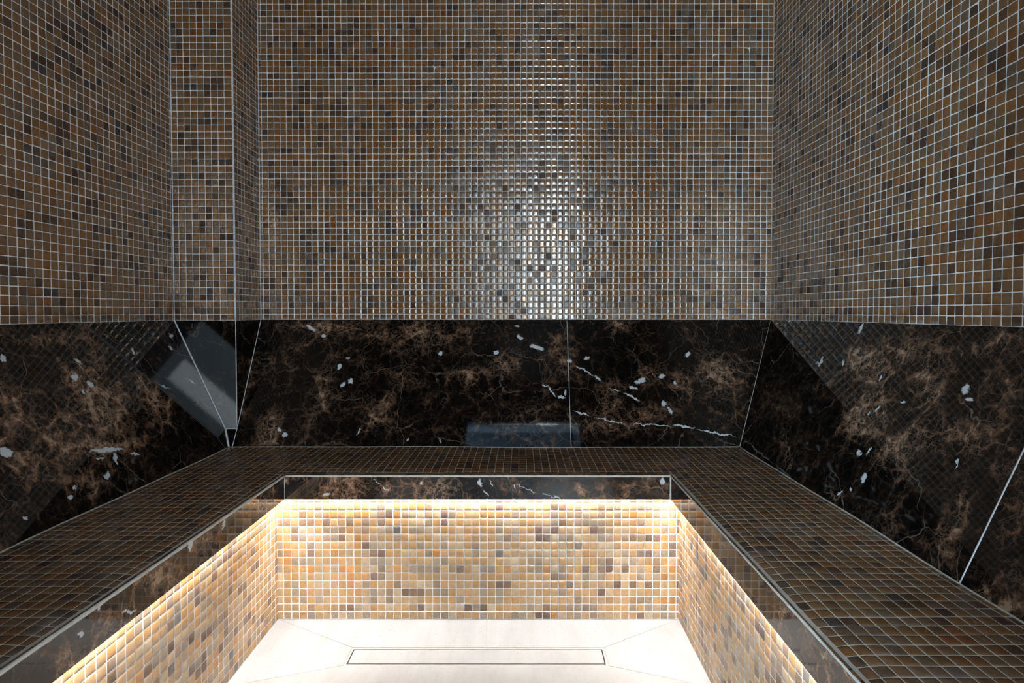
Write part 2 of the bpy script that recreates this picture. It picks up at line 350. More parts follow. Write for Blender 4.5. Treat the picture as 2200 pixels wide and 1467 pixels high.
def plain(name, col, rough, noise=0.0, scale=60.0, metal=0.0):
    m, nt, bs = new_mat(name); L = nt.links.new
    bs.inputs['Roughness'].default_value = rough; bs.inputs['Metallic'].default_value = metal
    tc = N(nt, 'ShaderNodeTexCoord')
    nz = N(nt, 'ShaderNodeTexNoise', inp={'Scale': scale, 'Detail': 5.0}); L(tc.outputs['Object'], nz.inputs['Vector'])
    lo = tuple(x * (1 - noise) for x in col); hi = tuple(min(1, x * (1 + noise)) for x in col)
    r = ramp(nt, [(0.3, lo), (0.7, hi)]); L(nz.outputs['Fac'], r.inputs[0]); L(r.outputs[0], bs.inputs['Base Color'])
    return m

def marble(name, seed, key=None, dark=1.0, cloud=0.0):
    """dark brown brecciated marble; coordinates in metres from the slab's uv"""
    m, nt, bs = new_mat(name); L = nt.links.new
    uv = N(nt, 'ShaderNodeUVMap'); off = N(nt, 'ShaderNodeVectorMath', operation='ADD'); off.inputs[1].default_value = (seed * 3.17, seed * 1.91, seed * 0.7)
    L(uv.outputs[0], off.inputs[0])
    P = off.outputs[0]
    def warp(v, scale, amt, det=4.0):
        n = N(nt, 'ShaderNodeTexNoise', inp={'Scale': scale, 'Detail': det, 'Roughness': 0.62}); L(v, n.inputs['Vector'])
        s = N(nt, 'ShaderNodeVectorMath', operation='SUBTRACT'); L(n.outputs['Color'], s.inputs[0]); s.inputs[1].default_value = (.5, .5, .5)
        k = N(nt, 'ShaderNodeVectorMath', operation='SCALE'); L(s.outputs[0], k.inputs[0]); k.inputs['Scale'].default_value = amt
        a = N(nt, 'ShaderNodeVectorMath', operation='ADD'); L(v, a.inputs[0]); L(k.outputs[0], a.inputs[1]); return a.outputs[0]
    def blobs(vec, lst, soft):
        cur = None
        for (u, v, a, b, ang) in lst:
            mp = N(nt, 'ShaderNodeMapping', vector_type='TEXTURE'); L(vec, mp.inputs['Vector'])
            mp.inputs['Location'].default_value = (u, v, 0); mp.inputs['Rotation'].default_value = (0, 0, ang); mp.inputs['Scale'].default_value = (a, b, 1)
            ln = N(nt, 'ShaderNodeVectorMath', operation='LENGTH'); L(mp.outputs[0], ln.inputs[0])
            cur = ln.outputs['Value'] if cur is None else math_node(nt, 'MINIMUM', cur, ln.outputs['Value'])
        return cur
    w1 = warp(P, 6.0, 0.11, 5.0); w2 = warp(P, 12.0, 0.055, 7.0); w3 = warp(w2, 60.0, 0.014, 4.0)
    big = N(nt, 'ShaderNodeTexNoise', inp={'Scale': 4.2, 'Detail': 7.0, 'Roughness': 0.62}); L(w1, big.inputs['Vector'])
    dens = big.outputs['Fac']
    if key:
        bl = blobs(warp(uv.outputs[0], 8.0, 0.12, 6.0), FEATS[key][1], 1.0)
        bm = math_node(nt, 'SUBTRACT', 1.0, math_node(nt, 'MULTIPLY', bl, 0.55), True)
        dens = math_node(nt, 'ADD', math_node(nt, 'MULTIPLY', dens, 0.80), math_node(nt, 'MULTIPLY', bm, 0.24))
    if cloud: dens = math_node(nt, 'ADD', dens, cloud)
    d1 = N(nt, 'ShaderNodeMapRange', inp={'From Min': 0.40, 'From Max': 0.66}); L(dens, d1.inputs['Value'])
    d = d1.outputs[0]
    # dark fragments separated by brown fracture bands
    def edges(vec, scale, w, pw=1.0):
        vo = N(nt, 'ShaderNodeTexVoronoi', feature='DISTANCE_TO_EDGE', inp={'Scale': scale}); L(vec, vo.inputs['Vector'])
        q = math_node(nt, 'SUBTRACT', 1.0, math_node(nt, 'DIVIDE', vo.outputs['Distance'], w), True)
        return q if pw == 1.0 else math_node(nt, 'POWER', q, pw)
    e1 = edges(w2, 12.0, 0.15, 1.8); e2 = edges(w2, 29.0, 0.16, 1.7); e3 = edges(w3, 75.0, 0.20, 1.5)
    thin1 = edges(w1, 6.5, 0.010); thin2 = edges(warp(P, 10.0, 0.12, 8.0), 13.0, 0.016); thin3 = edges(warp(P, 24.0, 0.04, 6.0), 36.0, 0.030)
    fine = N(nt, 'ShaderNodeTexNoise', inp={'Scale': 55.0, 'Detail': 10.0, 'Roughness': 0.8}); L(w3, fine.inputs['Vector'])
    fm = N(nt, 'ShaderNodeMapRange', inp={'From Min': 0.38, 'From Max': 0.60, 'To Min': 0.05, 'To Max': 1.35}); L(fine.outputs['Fac'], fm.inputs['Value'])
    web = math_node(nt, 'ADD', math_node(nt, 'MULTIPLY', e1, 0.60), math_node(nt, 'MULTIPLY', e2, 0.50))
    web = math_node(nt, 'ADD', web, math_node(nt, 'MULTIPLY', math_node(nt, 'MULTIPLY', e3, 0.45), d))
    brown = math_node(nt, 'MULTIPLY', web, math_node(nt, 'ADD', math_node(nt, 'MULTIPLY', d, 0.95), 0.26))
    brown = math_node(nt, 'ADD', brown, math_node(nt, 'MULTIPLY', math_node(nt, 'MULTIPLY', d, d), 0.13))
    brown = math_node(nt, 'MULTIPLY', brown, fm.outputs[0], True)
    cr = ramp(nt, [(0.0, (0.0050, 0.0038, 0.0034)), (0.12, (0.020, 0.012, 0.009)), (0.35, (0.12, 0.060, 0.034)), (0.65, (0.27, 0.145, 0.085)), (1.0, (0.50, 0.32, 0.21))])
    L(brown, cr.inputs[0]); c = cr.outputs[0]
    if dark != 1.0: c = mixc(nt, 1.0, c, (dark, dark, dark), 'MULTIPLY')
    # hairline veins
    vm = N(nt, 'ShaderNodeTexNoise', inp={'Scale': 11.0, 'Detail': 3.0}); L(P, vm.inputs['Vector'])
    vmr = N(nt, 'ShaderNodeMapRange', inp={'From Min': 0.44, 'From Max': 0.62}); L(vm.outputs['Fac'], vmr.inputs['Value'])
    t = math_node(nt, 'MULTIPLY', thin1, vmr.outputs[0]); 
    t2 = math_node(nt, 'MULTIPLY', math_node(nt, 'MULTIPLY', thin2, 0.75), math_node(nt, 'ADD', math_node(nt, 'MULTIPLY', d, 0.7), 0.16))
    t3 = math_node(nt, 'MULTIPLY', math_node(nt, 'MULTIPLY', thin3, 0.7), math_node(nt, 'ADD', d, 0.04))
    vein = math_node(nt, 'MAXIMUM', math_node(nt, 'MULTIPLY', t, 0.7), math_node(nt, 'MAXIMUM', t2, t3))
    c = mixc(nt, math_node(nt, 'MULTIPLY', vein, 0.75 * dark, True), c, (0.50, 0.34, 0.25))
    if key:
        b = blobs(warp(uv.outputs[0], 60.0, 0.030, 8.0), FEATS[key][0], 1.0)
        mr = N(nt, 'ShaderNodeMapRange', inp={'From Min': 0.62, 'From Max': 0.92, 'To Min': 1.0, 'To Max': 0.0}); L(b, mr.inputs['Value'])
        nb = math_node(nt, 'MULTIPLY', mr.outputs[0], 0.92, True)
        c = mixc(nt, nb, c, (0.66, 0.66, 0.67))
    L(c, bs.inputs['Base Color'])
    bs.inputs['Roughness'].default_value = 0.035
    bs.inputs['IOR'].default_value = 1.52
    return m

def travertine():
    m, nt, bs = new_mat('travertine'); L = nt.links.new
    tc = N(nt, 'ShaderNodeTexCoord')
    mp = N(nt, 'ShaderNodeMapping'); mp.inputs['Scale'].default_value = (4.0, 1.2, 1.0); L(tc.outputs['Object'], mp.inputs['Vector'])
    n1 = N(nt, 'ShaderNodeTexNoise', inp={'Scale': 3.0, 'Detail': 8.0, 'Roughness': 0.62}); L(mp.outputs[0], n1.inputs['Vector'])
    r = ramp(nt, [(0.30, (0.35, 0.342, 0.333)), (0.52, (0.415, 0.41, 0.40)), (0.72, (0.45, 0.445, 0.437))]); L(n1.outputs['Fac'], r.inputs[0])
    mp2 = N(nt, 'ShaderNodeMapping'); mp2.inputs['Scale'].default_value = (330.0, 150.0, 60.0); L(tc.outputs['Object'], mp2.inputs['Vector'])
    wn = N(nt, 'ShaderNodeTexNoise', inp={'Scale': 1.3, 'Detail': 2.0}); L(mp2.outputs[0], wn.inputs['Vector'])
    wa = N(nt, 'ShaderNodeVectorMath', operation='ADD'); L(mp2.outputs[0], wa.inputs[0]); L(wn.outputs['Color'], wa.inputs[1])
    vo = N(nt, 'ShaderNodeTexVoronoi', inp={'Scale': 1.0}); L(wa.outputs[0], vo.inputs['Vector'])
    pr = ramp(nt, [(0.13, (1, 1, 1)), (0.22, (0, 0, 0))]); L(vo.outputs['Distance'], pr.inputs[0])
    pm = N(nt, 'ShaderNodeTexNoise', inp={'Scale': 9.0, 'Detail': 3.0}); L(tc.outputs['Object'], pm.inputs['Vector'])
    pmr = ramp(nt, [(0.42, (0, 0, 0)), (0.52, (0.9, 0.9, 0.9))]); L(pm.outputs['Fac'], pmr.inputs[0])
    f = math_node(nt, 'MULTIPLY', pr.outputs[0], pmr.outputs[0])
    c = mixc(nt, f, r.outputs[0], (0.26, 0.19, 0.14))
    L(c, bs.inputs['Base Color']); bs.inputs['Roughness'].default_value = 0.34
    return m

M_TILE = tile_material()
M_GROUT = plain('cement_grout', (0.80, 0.755, 0.73), 0.85, 0.12, 40.0)
M_BEAD = plain('pale_joint_filler', (0.62, 0.60, 0.62), 0.6, 0.18, 90.0)
M_BEAD_BROWN = plain('weathered_joint_filler', (0.46, 0.39, 0.33), 0.7, 0.25, 90.0)
M_TRAV = travertine()
M_STEEL = plain('brushed_steel', (0.40, 0.38, 0.36), 0.3, 0.08, 200.0, 1.0)
M_DARKTROUGH = plain('dark_channel', (0.05, 0.045, 0.04), 0.6, 0.2)  # near-black trough colour
M_PLASTER = plain('lobby_plaster', (0.19, 0.26, 0.32), 0.8, 0.05, 8.0)
M_CEIL = plain('cabin_ceiling_plaster', (0.10, 0.075, 0.06), 0.6, 0.08, 8.0)
M_ALU = plain('anodised_frame', (0.10, 0.105, 0.11), 0.45, 0.05, 50.0, 0.3)
M_HANDLE = plain('black_handle', (0.02, 0.02, 0.02), 0.35, 0.1)
M_BODY = plain('bench_screed', (0.40, 0.38, 0.35), 0.9, 0.1)
m, nt, bs = new_mat('led_diffuser'); M_LED = m
bs.inputs['Base Color'].default_value = (0.8, 0.8, 0.8, 1); bs.inputs['Emission Color'].default_value = (*LED_COLOR, 1); bs.inputs['Emission Strength'].default_value = LED_STRENGTH
m, nt, bs = new_mat('door_glass'); M_GLASS = m
tr = N(nt, 'ShaderNodeBsdfTransparent'); tr.inputs[0].default_value = (0.90, 0.96, 0.97, 1)
gl = N(nt, 'ShaderNodeBsdfGlossy', inp={'Roughness': 0.01}); fr = N(nt, 'ShaderNodeFresnel', inp={'IOR': 1.45}); mx = N(nt, 'ShaderNodeMixShader')
nt.links.new(fr.outputs[0], mx.inputs[0]); nt.links.new(tr.outputs[0], mx.inputs[1]); nt.links.new(gl.outputs[0], mx.inputs[2])
nt.links.new(mx.outputs[0], nt.nodes['Material Output'].inputs['Surface']); nt.nodes.remove(bs)

# ------------------------------------------------------------------ the room shell
TM = [M_GROUT, M_TILE]
def wall(name, fn):
    mb = MB(); fn(mb); o = mb.build(name, TM, origin=(0, 0, 0)); tag(o, kind='structure'); return o
ROW0 = 0.0190       # height of the lowest mosaic row
def f_back(mb):
    mb.box((XL - 0.1, DY + 0.0005, ZE), (XR + 0.1, DY + 0.15, CEIL + .05)); mb.box((XL - 0.1, DY + 0.04, -0.05), (XR + 0.1, DY + 0.15, ZE))
    mosaic(mb, (PX, DY, ZE), (1, 0, 0), (0, 0, 1), (0, -1, 0), XR - PX, CEIL - ZE, 0.0105, ROW0, seed=1, smear=True)
wall('wall_back', f_back)
def f_right(mb):
    mb.box((XR + 0.0005, YW, ZE), (XR + 0.1, DY + .0005, CEIL + .05)); mb.box((XR + 0.04, YW, -0.05), (XR + 0.1, DY + .04, ZE))
    mosaic(mb, (XR, DY, ZE), (0, -1, 0), (0, 0, 1), (-1, 0, 0), DY - YW, CEIL - ZE, 6.167 * PT, ROW0, seed=2, smear=True)
wall('wall_right', f_right)
def f_left(mb):
    mb.box((XL - 0.1, YW, ZE), (XL - 0.0005, DY, CEIL + .05)); mb.box((XL - 0.1, YW, -0.05), (XL - 0.04, DY + .04, ZE))
    mosaic(mb, (XL, PY, ZE), (0, -1, 0), (0, 0, 1), (1, 0, 0), PY - YW, CEIL - ZE, 1.389 * PT, ROW0, seed=3, smear=True)
wall('wall_left', f_left)
def f_corner(mb):
    mb.box((XL - 0.0005, PY + 0.0005, ZE), (PX - 0.0005, DY + .0005, CEIL)); mb.box((XL - 0.04, PY + 0.022, 0), (PX - 0.022, DY + .04, ZE))
    mosaic(mb, (XL, PY, ZE), (1, 0, 0), (0, 0, 1), (0, -1, 0), PX - XL - 0.003, CEIL - ZE, 0.0215 * 0.9, ROW0, seed=4, smear=True)
    mosaic(mb, (PX, PY + 0.003, ZE), (0, 1, 0), (0, 0, 1), (1, 0, 0), DY - PY - 0.003, CEIL - ZE, 0.0, ROW0, seed=5, smear=True)
wall('wall_corner_pillar', f_corner)
mb = MB(); mb.rod((PX - 0.0015, PY + 0.0015, ZE), (PX - 0.0015, PY + 0.0015, CEIL), 0.0062, 0, 0.12, 5, 60)
tag(mb.build('trim_1', [M_BEAD]), kind='structure')
mb = MB()
mb.rod((XL + 0.001, PY - 0.001, ZE), (XL + 0.001, PY - 0.001, CEIL), 0.0042, 0, 0.3, 6, 70)
tag(mb.build('trim_2', [M_BEAD]), kind='structure')
mb = MB()
mb.rod((PX + 0.001, DY - 0.001, ZE), (PX + 0.001, DY - 0.001, CEIL), 0.0038, 0, 0.3, 7, 70)
tag(mb.build('trim_3', [M_BEAD]), kind='structure')
mb = MB()
mb.rod((XR - 0.001, DY - 0.001, ZE), (XR - 0.001, DY - 0.001, CEIL), 0.0036, 0, 0.35, 8, 70)
tag(mb.build('trim_4', [M_BEAD_BROWN]), kind='structure')
mb = MB(); mb.box((XL - .1, YW - 0.12, CEIL), (XR + .1, DY + .15, CEIL + 0.1)); tag(mb.build('ceiling', [M_CEIL]), kind='structure')

# entrance wall behind the camera with a glass door, and the lobby beyond it
DX0, DX1, DZ = -0.46, 0.49, 2.20
mb = MB()
mb.box((XL - .1, YW - 0.12, -0.05), (DX0, YW - 0.0005, CEIL)); mb.box((DX1, YW - 0.12, -0.05), (XR + .1, YW - 0.0005, CEIL)); mb.box((DX0, YW - 0.12, DZ), (DX1, YW - 0.0005, CEIL))
mosaic(mb, (XL, YW, 0), (1, 0, 0), (0, 0, 1), (0, 1, 0), DX0 - XL, CEIL, 0, 0, seed=6)
mosaic(mb, (DX1, YW, 0), (1, 0, 0), (0, 0, 1), (0, 1, 0), XR - DX1, CEIL, 0, 0, seed=7)
mosaic(mb, (DX0, YW, DZ), (1, 0, 0), (0, 0, 1), (0, 1, 0), DX1 - DX0, CEIL - DZ, 0, 0, seed=8)
tag(mb.build('wall_front', TM, origin=(0, 0, 0)), kind='structure')
d = empty('door_1', (DX0, YW - 0.06, 0)); d['kind'] = 'structure'
mb = MB(); t = 0.04
mb.box((DX0, YW - 0.09, 0), (DX0 + t, YW - 0.03, DZ)); mb.box((DX1 - t, YW - 0.09, 0), (DX1, YW - 0.03, DZ)); mb.box((DX0 + t, YW - 0.09, DZ - t), (DX1 - t, YW - 0.03, DZ))
mb.build('door_frame', [M_ALU], d)
mb = MB(); mb.box((DX0 + t + .003, YW - 0.064, 0.01), (DX1 - t - .003, YW - 0.056, DZ - t - .003)); mb.build('glass_pane', [M_GLASS], d)
mb = MB(); mb.rod((0.385, YW - 0.03, 0.85), (0.385, YW - 0.03, 2.05), 0.022); mb.rod((0.385, YW - 0.056, 0.95), (0.385, YW - 0.03, 0.95), 0.014); mb.rod((0.385, YW - 0.056, 1.95), (0.385, YW - 0.03, 1.95), 0.014)
mb.build('door_handle', [M_HANDLE], d)
mb = MB(); Y0, Y1, X0, X1 = -2.0, YW - 0.12, -2.4, 1.4
mb.box((X0, Y0, 2.55), (X1, Y1, 2.6)); tag(mb.build('ceiling_lobby', [plain('lobby_ceiling_paint', (0.50, 0.62, 0.74), 0.8, 0.04, 8.0)]), kind='structure'); mb = MB()
mb.box((X0, Y0, -0.05), (X1, Y1, 0)); mb.box((X0 - .05, Y0, 0), (X0, Y1, 2.55)); mb.box((X1, Y0, 0), (X1 + .05, Y1, 2.55))
mb.box((X0, Y1, 0), (XL - .1, Y1 + .05, 2.55)); mb.box((XR + .1, Y1, 0), (X1, Y1 + .05, 2.55)); mb.box((XL - .1, Y1, CEIL + .1), (XR + .1, Y1 + .05, 2.55))
# lobby back walls, with openings for the left window and the added lamps
def wall_with(mb, wins):
    xs = [X0] + [x for w in wins for x in (w[0], w[1])] + [X1]
    for i in range(0, len(xs), 2): mb.box((xs[i], Y0 - .05, 0), (xs[i + 1], Y0, 2.55))
    for w in wins:
        mb.box((w[0], Y0 - .05, 0), (w[1], Y0, w[2])); mb.box((w[0], Y0 - .05, w[3]), (w[1], Y0, 2.55))
XS = -0.62          # unseen lobby stepped to suit the lamps: deep left, shallow behind the door
xa, X1_, Y0_ = X1, X1, Y0
X1 = XS; wall_with(mb, [(-2.1, -1.2, 0.70, 1.80)])
X0, X1, Y0 = XS, X1_, -0.75; wall_with(mb, [(-0.26, 0.66, 0.34, 1.86)])
mb.box((XS, Y0_, 0), (XS + .05, Y0 - .05, 2.55))
tag(mb.build('wall_lobby', [M_PLASTER], origin=(0, 0, 0)), kind='structure')

# ------------------------------------------------------------------ floor with falls to the drain
FX0, FX1, FY0, FY1, FZ = -0.433, 0.213, 1.318, 1.390, -0.018
def inset(poly, g):
    c = sum((Vector(p) for p in poly), Vector()) / len(poly); n = len(poly); out = []
    P = [Vector(p) for p in poly]
    for i in range(n):
        a, b, cc = P[i - 1], P[i], P[(i + 1) % n]
        d1 = (b - a).normalized(); d2 = (cc - b).normalized()
        n1 = Vector((-d1.y, d1.x, 0)); n2 = Vector((-d2.y, d2.x, 0))
        if (c - b).dot(n1 + n2) < 0: n1 = -n1; n2 = -n2
        k = (n1 + n2); k = k / max(0.3, (1 + n1.dot(n2)))
        out.append(b + k * g)
    return out
mb = MB(); YC = 1.215
A = (XRL, YR, 0); B = (XRR, YR, 0); C = (XRR, YC, 0); D = (XRL, YC, 0)
a = (FX0, FY1, FZ); b = (FX1, FY1, FZ); c = (FX1, FY0, FZ); dd = (FX0, FY0, FZ)
mid0 = (-0.0905, FY1, FZ); mid1 = (-0.0945, YR, 0)
polys = [[A, mid1, mid0, a], [mid1, B, b, mid0], [B, C, c, b], [A, a, dd, D], [dd, c, C, D]]
ys = [YC, 0.62, 0.02, -0.24]
for i in range(3):
    for (x0, x1) in ((XRL, -0.12), (-0.12, XRR)):
        polys.append([(x0, ys[i], 0), (x1, ys[i], 0), (x1, ys[i + 1], 0), (x0, ys[i + 1], 0)])
for i, p in enumerate(polys):
    q = inset(p, 0.0006)
    mb.prism(q, (0, 0, -0.02), 0)
    lo = [Vector(x) - Vector((0, 0, 0.0010)) for x in p]; mb.prism(lo, (0, 0, -0.02), 1)
M_FJ = plain('floor_joint', (0.40, 0.36, 0.33), 0.8, 0.15)
tag(mb.build('floor', [M_TRAV, M_FJ], origin=(0, 0, 0)), kind='structure')

# ------------------------------------------------------------------ linear drain
dr = empty('linear_drain', ((FX0 + FX1) / 2, (FY0 + FY1) / 2, FZ - 0.03))
tag(dr, 'long narrow floor drain with a travertine inlaid cover in the pale floor', 'drain')
g = 0.0014
mb = MB(); w = 0.0012; x0, x1, y0, y1 = FX0 + .0055, FX1 - .0055, FY0 + .0055, FY1 - .0065
for lo, hi in (((x0, y0, FZ - .03), (x1, y0 + w, FZ - .0004)), ((x0, y1 - w, FZ - .03), (x1, y1, FZ - .0004)), ((x0, y0 + w, FZ - .03), (x0 + w, y1 - w, FZ - .0004)), ((x1 - w, y0 + w, FZ - .03), (x1, y1 - w, FZ - .0004))):
    mb.box(lo, hi)
mb.build('frame', [M_STEEL], dr)
mb = MB()
for lo, hi in (((FX0, FY0, FZ - .03), (FX1, y0, FZ - .0012)), ((FX0, y1, FZ - .03), (FX1, FY1, FZ - .0012)), ((FX0, y0, FZ - .03), (x0, y1, FZ - .0012)), ((x1, y0, FZ - .03), (FX1, y1, FZ - .0012))):
    mb.box(lo, hi)
mb.build('edge_joint', [plain('drain_edge_joint', (0.47, 0.44, 0.41), 0.7, 0.1)], dr)
mb = MB(); mb.box((x0, y0, FZ - .036), (x1, y1, FZ - .030)); mb.build('channel', [M_DARKTROUGH], dr)
mb = MB(); gp = 0.0021
mb.box((x0 + w + gp, y0 + w + gp + .0008, FZ - .018), (x1 - w - gp, y1 - w - gp + .0008, FZ - .0006)); tag(mb.build('cover', [M_TRAV], dr), 'travertine inlay cover')
mb = MB(); 
for x in (x0 + .05, (x0 + x1) / 2, x1 - .05):
    mb = MB(); mb.box((x, y0 + w + gp + .01, FZ - .030), (x + .012, y1 - w - gp - .01, FZ - .018)); mb.build('support', [M_STEEL], dr)

# ------------------------------------------------------------------ the built-in bench
bench = empty('bench', (0, 1.0, 0))
tag(bench, 'U-shaped built-in bench clad in brown glass mosaic with a dark marble edge, lit from beneath', 'bench')
TS = 0.0018
def wave(x, y):
    return 0.0011 * np.sin(5.3 * x + 1.7 * y + 0.6) + 0.0012 * np.sin(9.1 * y + 0.4) * np.cos(4.0 * x) + 0.0007 * np.sin(17.0 * y + 11.0 * x)
def seat_h(x, y):
    dl = np.where((x < XFL), XFL - x, 9); dr_ = np.where(x > XFR, x - XFR, 9); db = np.where(y > YF, y - YF, 9)
    inside = (x >= XFL) & (x <= XFR)
    d = np.where(inside, db, np.where(y > YF, np.hypot(np.minimum(dl, dr_), y - YF), np.minimum(dl, dr_)))
    roll = -0.0058 * np.clip(1 - d / 0.055, 0, 1) ** 2
    return roll + wave(x, y) * np.clip(d / 0.05, 0.15, 1)
ZT = ZS + 0.0015
mb = MB()
def seat_patch(x0, x1, y0, y1, seed):
    mosaic(mb, (x0, y0, ZT), (1, 0, 0), (0, 1, 0), (0, 0, 1), x1 - x0, y1 - y0, (XFL - x0) % PT, (YF - y0) % PT, seed=seed,
           hf=lambda u, v: seat_h(x0 + u, y0 + v), jitter=0.7, gap=0.0012, dark=0.80)  # seat tiles darkened in colour to stand in for the dim seat light
xsl, xsr, ysb = XL + LS, XR - LS, DY - LB
YB0 = YW + 0.004
seat_patch(xsl, XFL, YB0, YF, 21); seat_patch(XFR, xsr, YB0, YF, 22); seat_patch(xsl, xsr, YF, ysb, 23)
mb.build('seat_mosaic', [plain('dimmed_seat_grout', (0.56, 0.49, 0.43), 0.85, 0.15, 40.0), M_TILE], bench)  # grout colour darkened for the weaker light on the seat
mb = MB()
mb.box((xsl, YB0, 0.372), (XFL - .016, ysb, ZT - .012)); mb.box((XFR + .016, YB0, 0.372), (xsr, ysb, ZT - .012)); mb.box((XFL - .016, YF + .016, 0.372), (XFR + .016, ysb, ZT - .012))
mb.build('seat_slab', [M_BODY], bench)
# fascia boards
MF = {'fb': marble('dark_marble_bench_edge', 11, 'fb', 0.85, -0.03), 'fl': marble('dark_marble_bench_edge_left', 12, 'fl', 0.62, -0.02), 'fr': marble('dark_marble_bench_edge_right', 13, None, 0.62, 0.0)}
ZFT = ZS - 0.0045
def fascia(name, p0, p1, back, mat):
    p0 = Vector(p0); p1 = Vector(p1); d = (p1 - p0); mb = MB()
    ax = Vector((1, 0, 0)) if abs(d.x) > abs(d.y) else (Vector((0, 1, 0)) if back[0] < 0 else Vector((0, -1, 0)))
    poly = [(p0.x, p0.y, ZFT), (p1.x, p1.y, ZFT), (p1.x, p1.y, ZF), (p0.x, p0.y, ZF)]
    uv = [(Vector(q).dot(ax), .410 - q[2]) for q in poly]
    mb.prism(poly, back, 0, uv); return mb.build('fascia', [mat], bench)
fascia('fascia', (XFL, YF, 0), (XFR, YF, 0), (0, .015, 0), MF['fb'])
fascia('fascia', (XFL, YB0, 0), (XFL, YF, 0), (-.015, 0, 0), MF['fl'])
fascia('fascia', (XFR, YB0, 0), (XFR, YF, 0), (.015, 0, 0), MF['fr'])
# joint between seat tiles and fascia
mb = MB(); zj = ZT - 0.0078
e = 0.0012
mb.rod((XFL, YF - e + .001, zj), (XFR, YF - e + .001, zj), 0.0056, 0, 0.14, 31, 70)
mb.rod((XFL + e - .001, YB0, zj), (XFL + e - .001, YF, zj), 0.0060, 0, 0.16, 32, 90)
mb.rod((XFR - e + .001, YB0, zj), (XFR - e + .001, YF, zj), 0.0040, 0, 0.16, 33, 90)
mb.rod((XFR - .0008, YF - .0008, ZF), (XFR - .0008, YF - .0008, ZFT), 0.0034, 0, 0.15, 34, 12)
mb.rod((XFL + .0004, YF - .0004, ZF), (XFL + .0004, YF - .0004, ZFT), 0.0018, 0, 0.3, 35, 12)
mb.build('edge_joint', [plain('bench_edge_joint', (0.66, 0.60, 0.54), 0.6, 0.15, 90.0)], bench)
# risers
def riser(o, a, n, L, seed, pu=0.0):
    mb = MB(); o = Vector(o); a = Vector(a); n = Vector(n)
    mosaic(mb, o, a, (0, 0, 1), n, L, 0.372, pu, 0.0205, seed=seed, gap=0.0015, TILES=LIT_RISER_TILES)
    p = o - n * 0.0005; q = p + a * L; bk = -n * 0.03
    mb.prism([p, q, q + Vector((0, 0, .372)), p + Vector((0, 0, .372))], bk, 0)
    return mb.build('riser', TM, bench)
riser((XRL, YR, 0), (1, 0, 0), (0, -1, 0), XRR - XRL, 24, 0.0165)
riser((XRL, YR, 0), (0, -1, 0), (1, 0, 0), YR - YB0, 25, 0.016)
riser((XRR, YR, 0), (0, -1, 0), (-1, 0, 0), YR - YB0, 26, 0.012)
mb = MB(); mb.rod((XRL, YR - .0006, 0.0207), (XRR, YR - .0006, 0.0207), 0.0036, 0, 0.5, 41, 110)
mb.build('riser_joint', [M_GROUT], bench)
# foot of backrests joint
mb = MB(); zb = ZT + 0.0010
pts = [(xsl, YB0), (xsl, ysb), (xsr, ysb), (xsr, YB0)]
for i in range(3):
    (xa, ya), (xb, yb) = pts[i], pts[i + 1]; n = 90; path = []
    for k in range(n + 1):
        x = xa + (xb - xa) * k / n; y = ya + (yb - ya) * k / n
        path.append((x, y, ZT + float(seat_h(np.array(x), np.array(y))) + 0.0008))
    mb.tube(path, 0.0034 if i != 1 else 0.0028)
mb.build('foot_joint', [M_BEAD_BROWN], bench)

# light strips tucked behind the bench edge
def strip(p0, p1, w, label):
    p0 = Vector(p0); p1 = Vector(p1); d = (p1 - p0).normalized(); s = d.cross(Vector((0, 0, 1))).normalized() * (w / 2)
    root = empty('led_strip', tuple((p0 + p1) / 2)); tag(root, label, 'light strip', 'light strips under the bench edge')
    mb = MB(); mb.prism([p0 - s, p1 - s, p1 + s, p0 + s], (0, 0, 0.0035), 0); mb.build('diffuser', [M_LED], root)
    s2 = s * 1.25
    mb = MB(); mb.prism([p0 - s2 + Vector((0, 0, .0036)), p1 - s2 + Vector((0, 0, .0036)), p1 + s2 + Vector((0, 0, .0036)), p0 + s2 + Vector((0, 0, .0036))], (0, 0, 0.0024), 0); mb.build('channel', [M_ALU], root)
zl = 0.3505
strip((XRL + .02, YR - .0095, zl), (XRR - .02, YR - .0095, zl), 0.010, 'glowing light strip under the marble edge of the back bench, above the back riser')
strip((XRL + .0100, YW + .02, zl), (XRL + .0105, YR - .03, zl), 0.010, 'glowing light strip under the marble edge of the left bench, above the left riser')
strip((XRR - .0105, YW + .02, zl), (XRR - .0105, YR - .03, zl), 0.010, 'glowing light strip under the marble edge of the right bench, above the right riser')

# ------------------------------------------------------------------ leaning marble backrests
vb = Vector((0, -LB, -HB)).normalized(); vr = Vector((-LS, 0, -HB)).normalized(); vl = Vector((LS, 0, -HB)).normalized()
def slab(pts, ax, o, vd, n_back, mat, label, joints=(), th=0.012):
    o = Vector(o); ax = Vector(ax); mb = MB()
    uv = [((Vector(p) - o).dot(ax), (Vector(p) - o).dot(vd)) for p in pts]
    c = sum((Vector(p) for p in pts), Vector()) / len(pts)
    zmin = min(p[2] for p in pts)
    mb.prism(pts, Vector(n_back) * th, 0, uv)
    ob = mb.build('marble_slab', [mat], origin=(c.x, c.y, zmin))
    tag(ob, label, 'marble slab', 'leaning marble backrest slabs', 'thing')
    for (p, q, w, jm) in joints:
        jb = MB(); jb.rod(Vector(p), Vector(q), w, 0, 0.10, int(abs(p[0] * 1000)) % 97, 24)
        j = jb.build('joint', [jm], ob, origin=(c.x, c.y, zmin))
    return ob
def bk(x, s): return (x, DY - LB * s, ZE - HB * s)      # point on the back backrest plane
def rt(y, s): return (XR - LS * s, y, ZE - HB * s)
def lf(y, s): return (XL + LS * s, y, ZE - HB * s)
nb_b = -(Vector((1, 0, 0)).cross(vb)).normalized(); nb_b = nb_b if nb_b.y > 0 else -nb_b
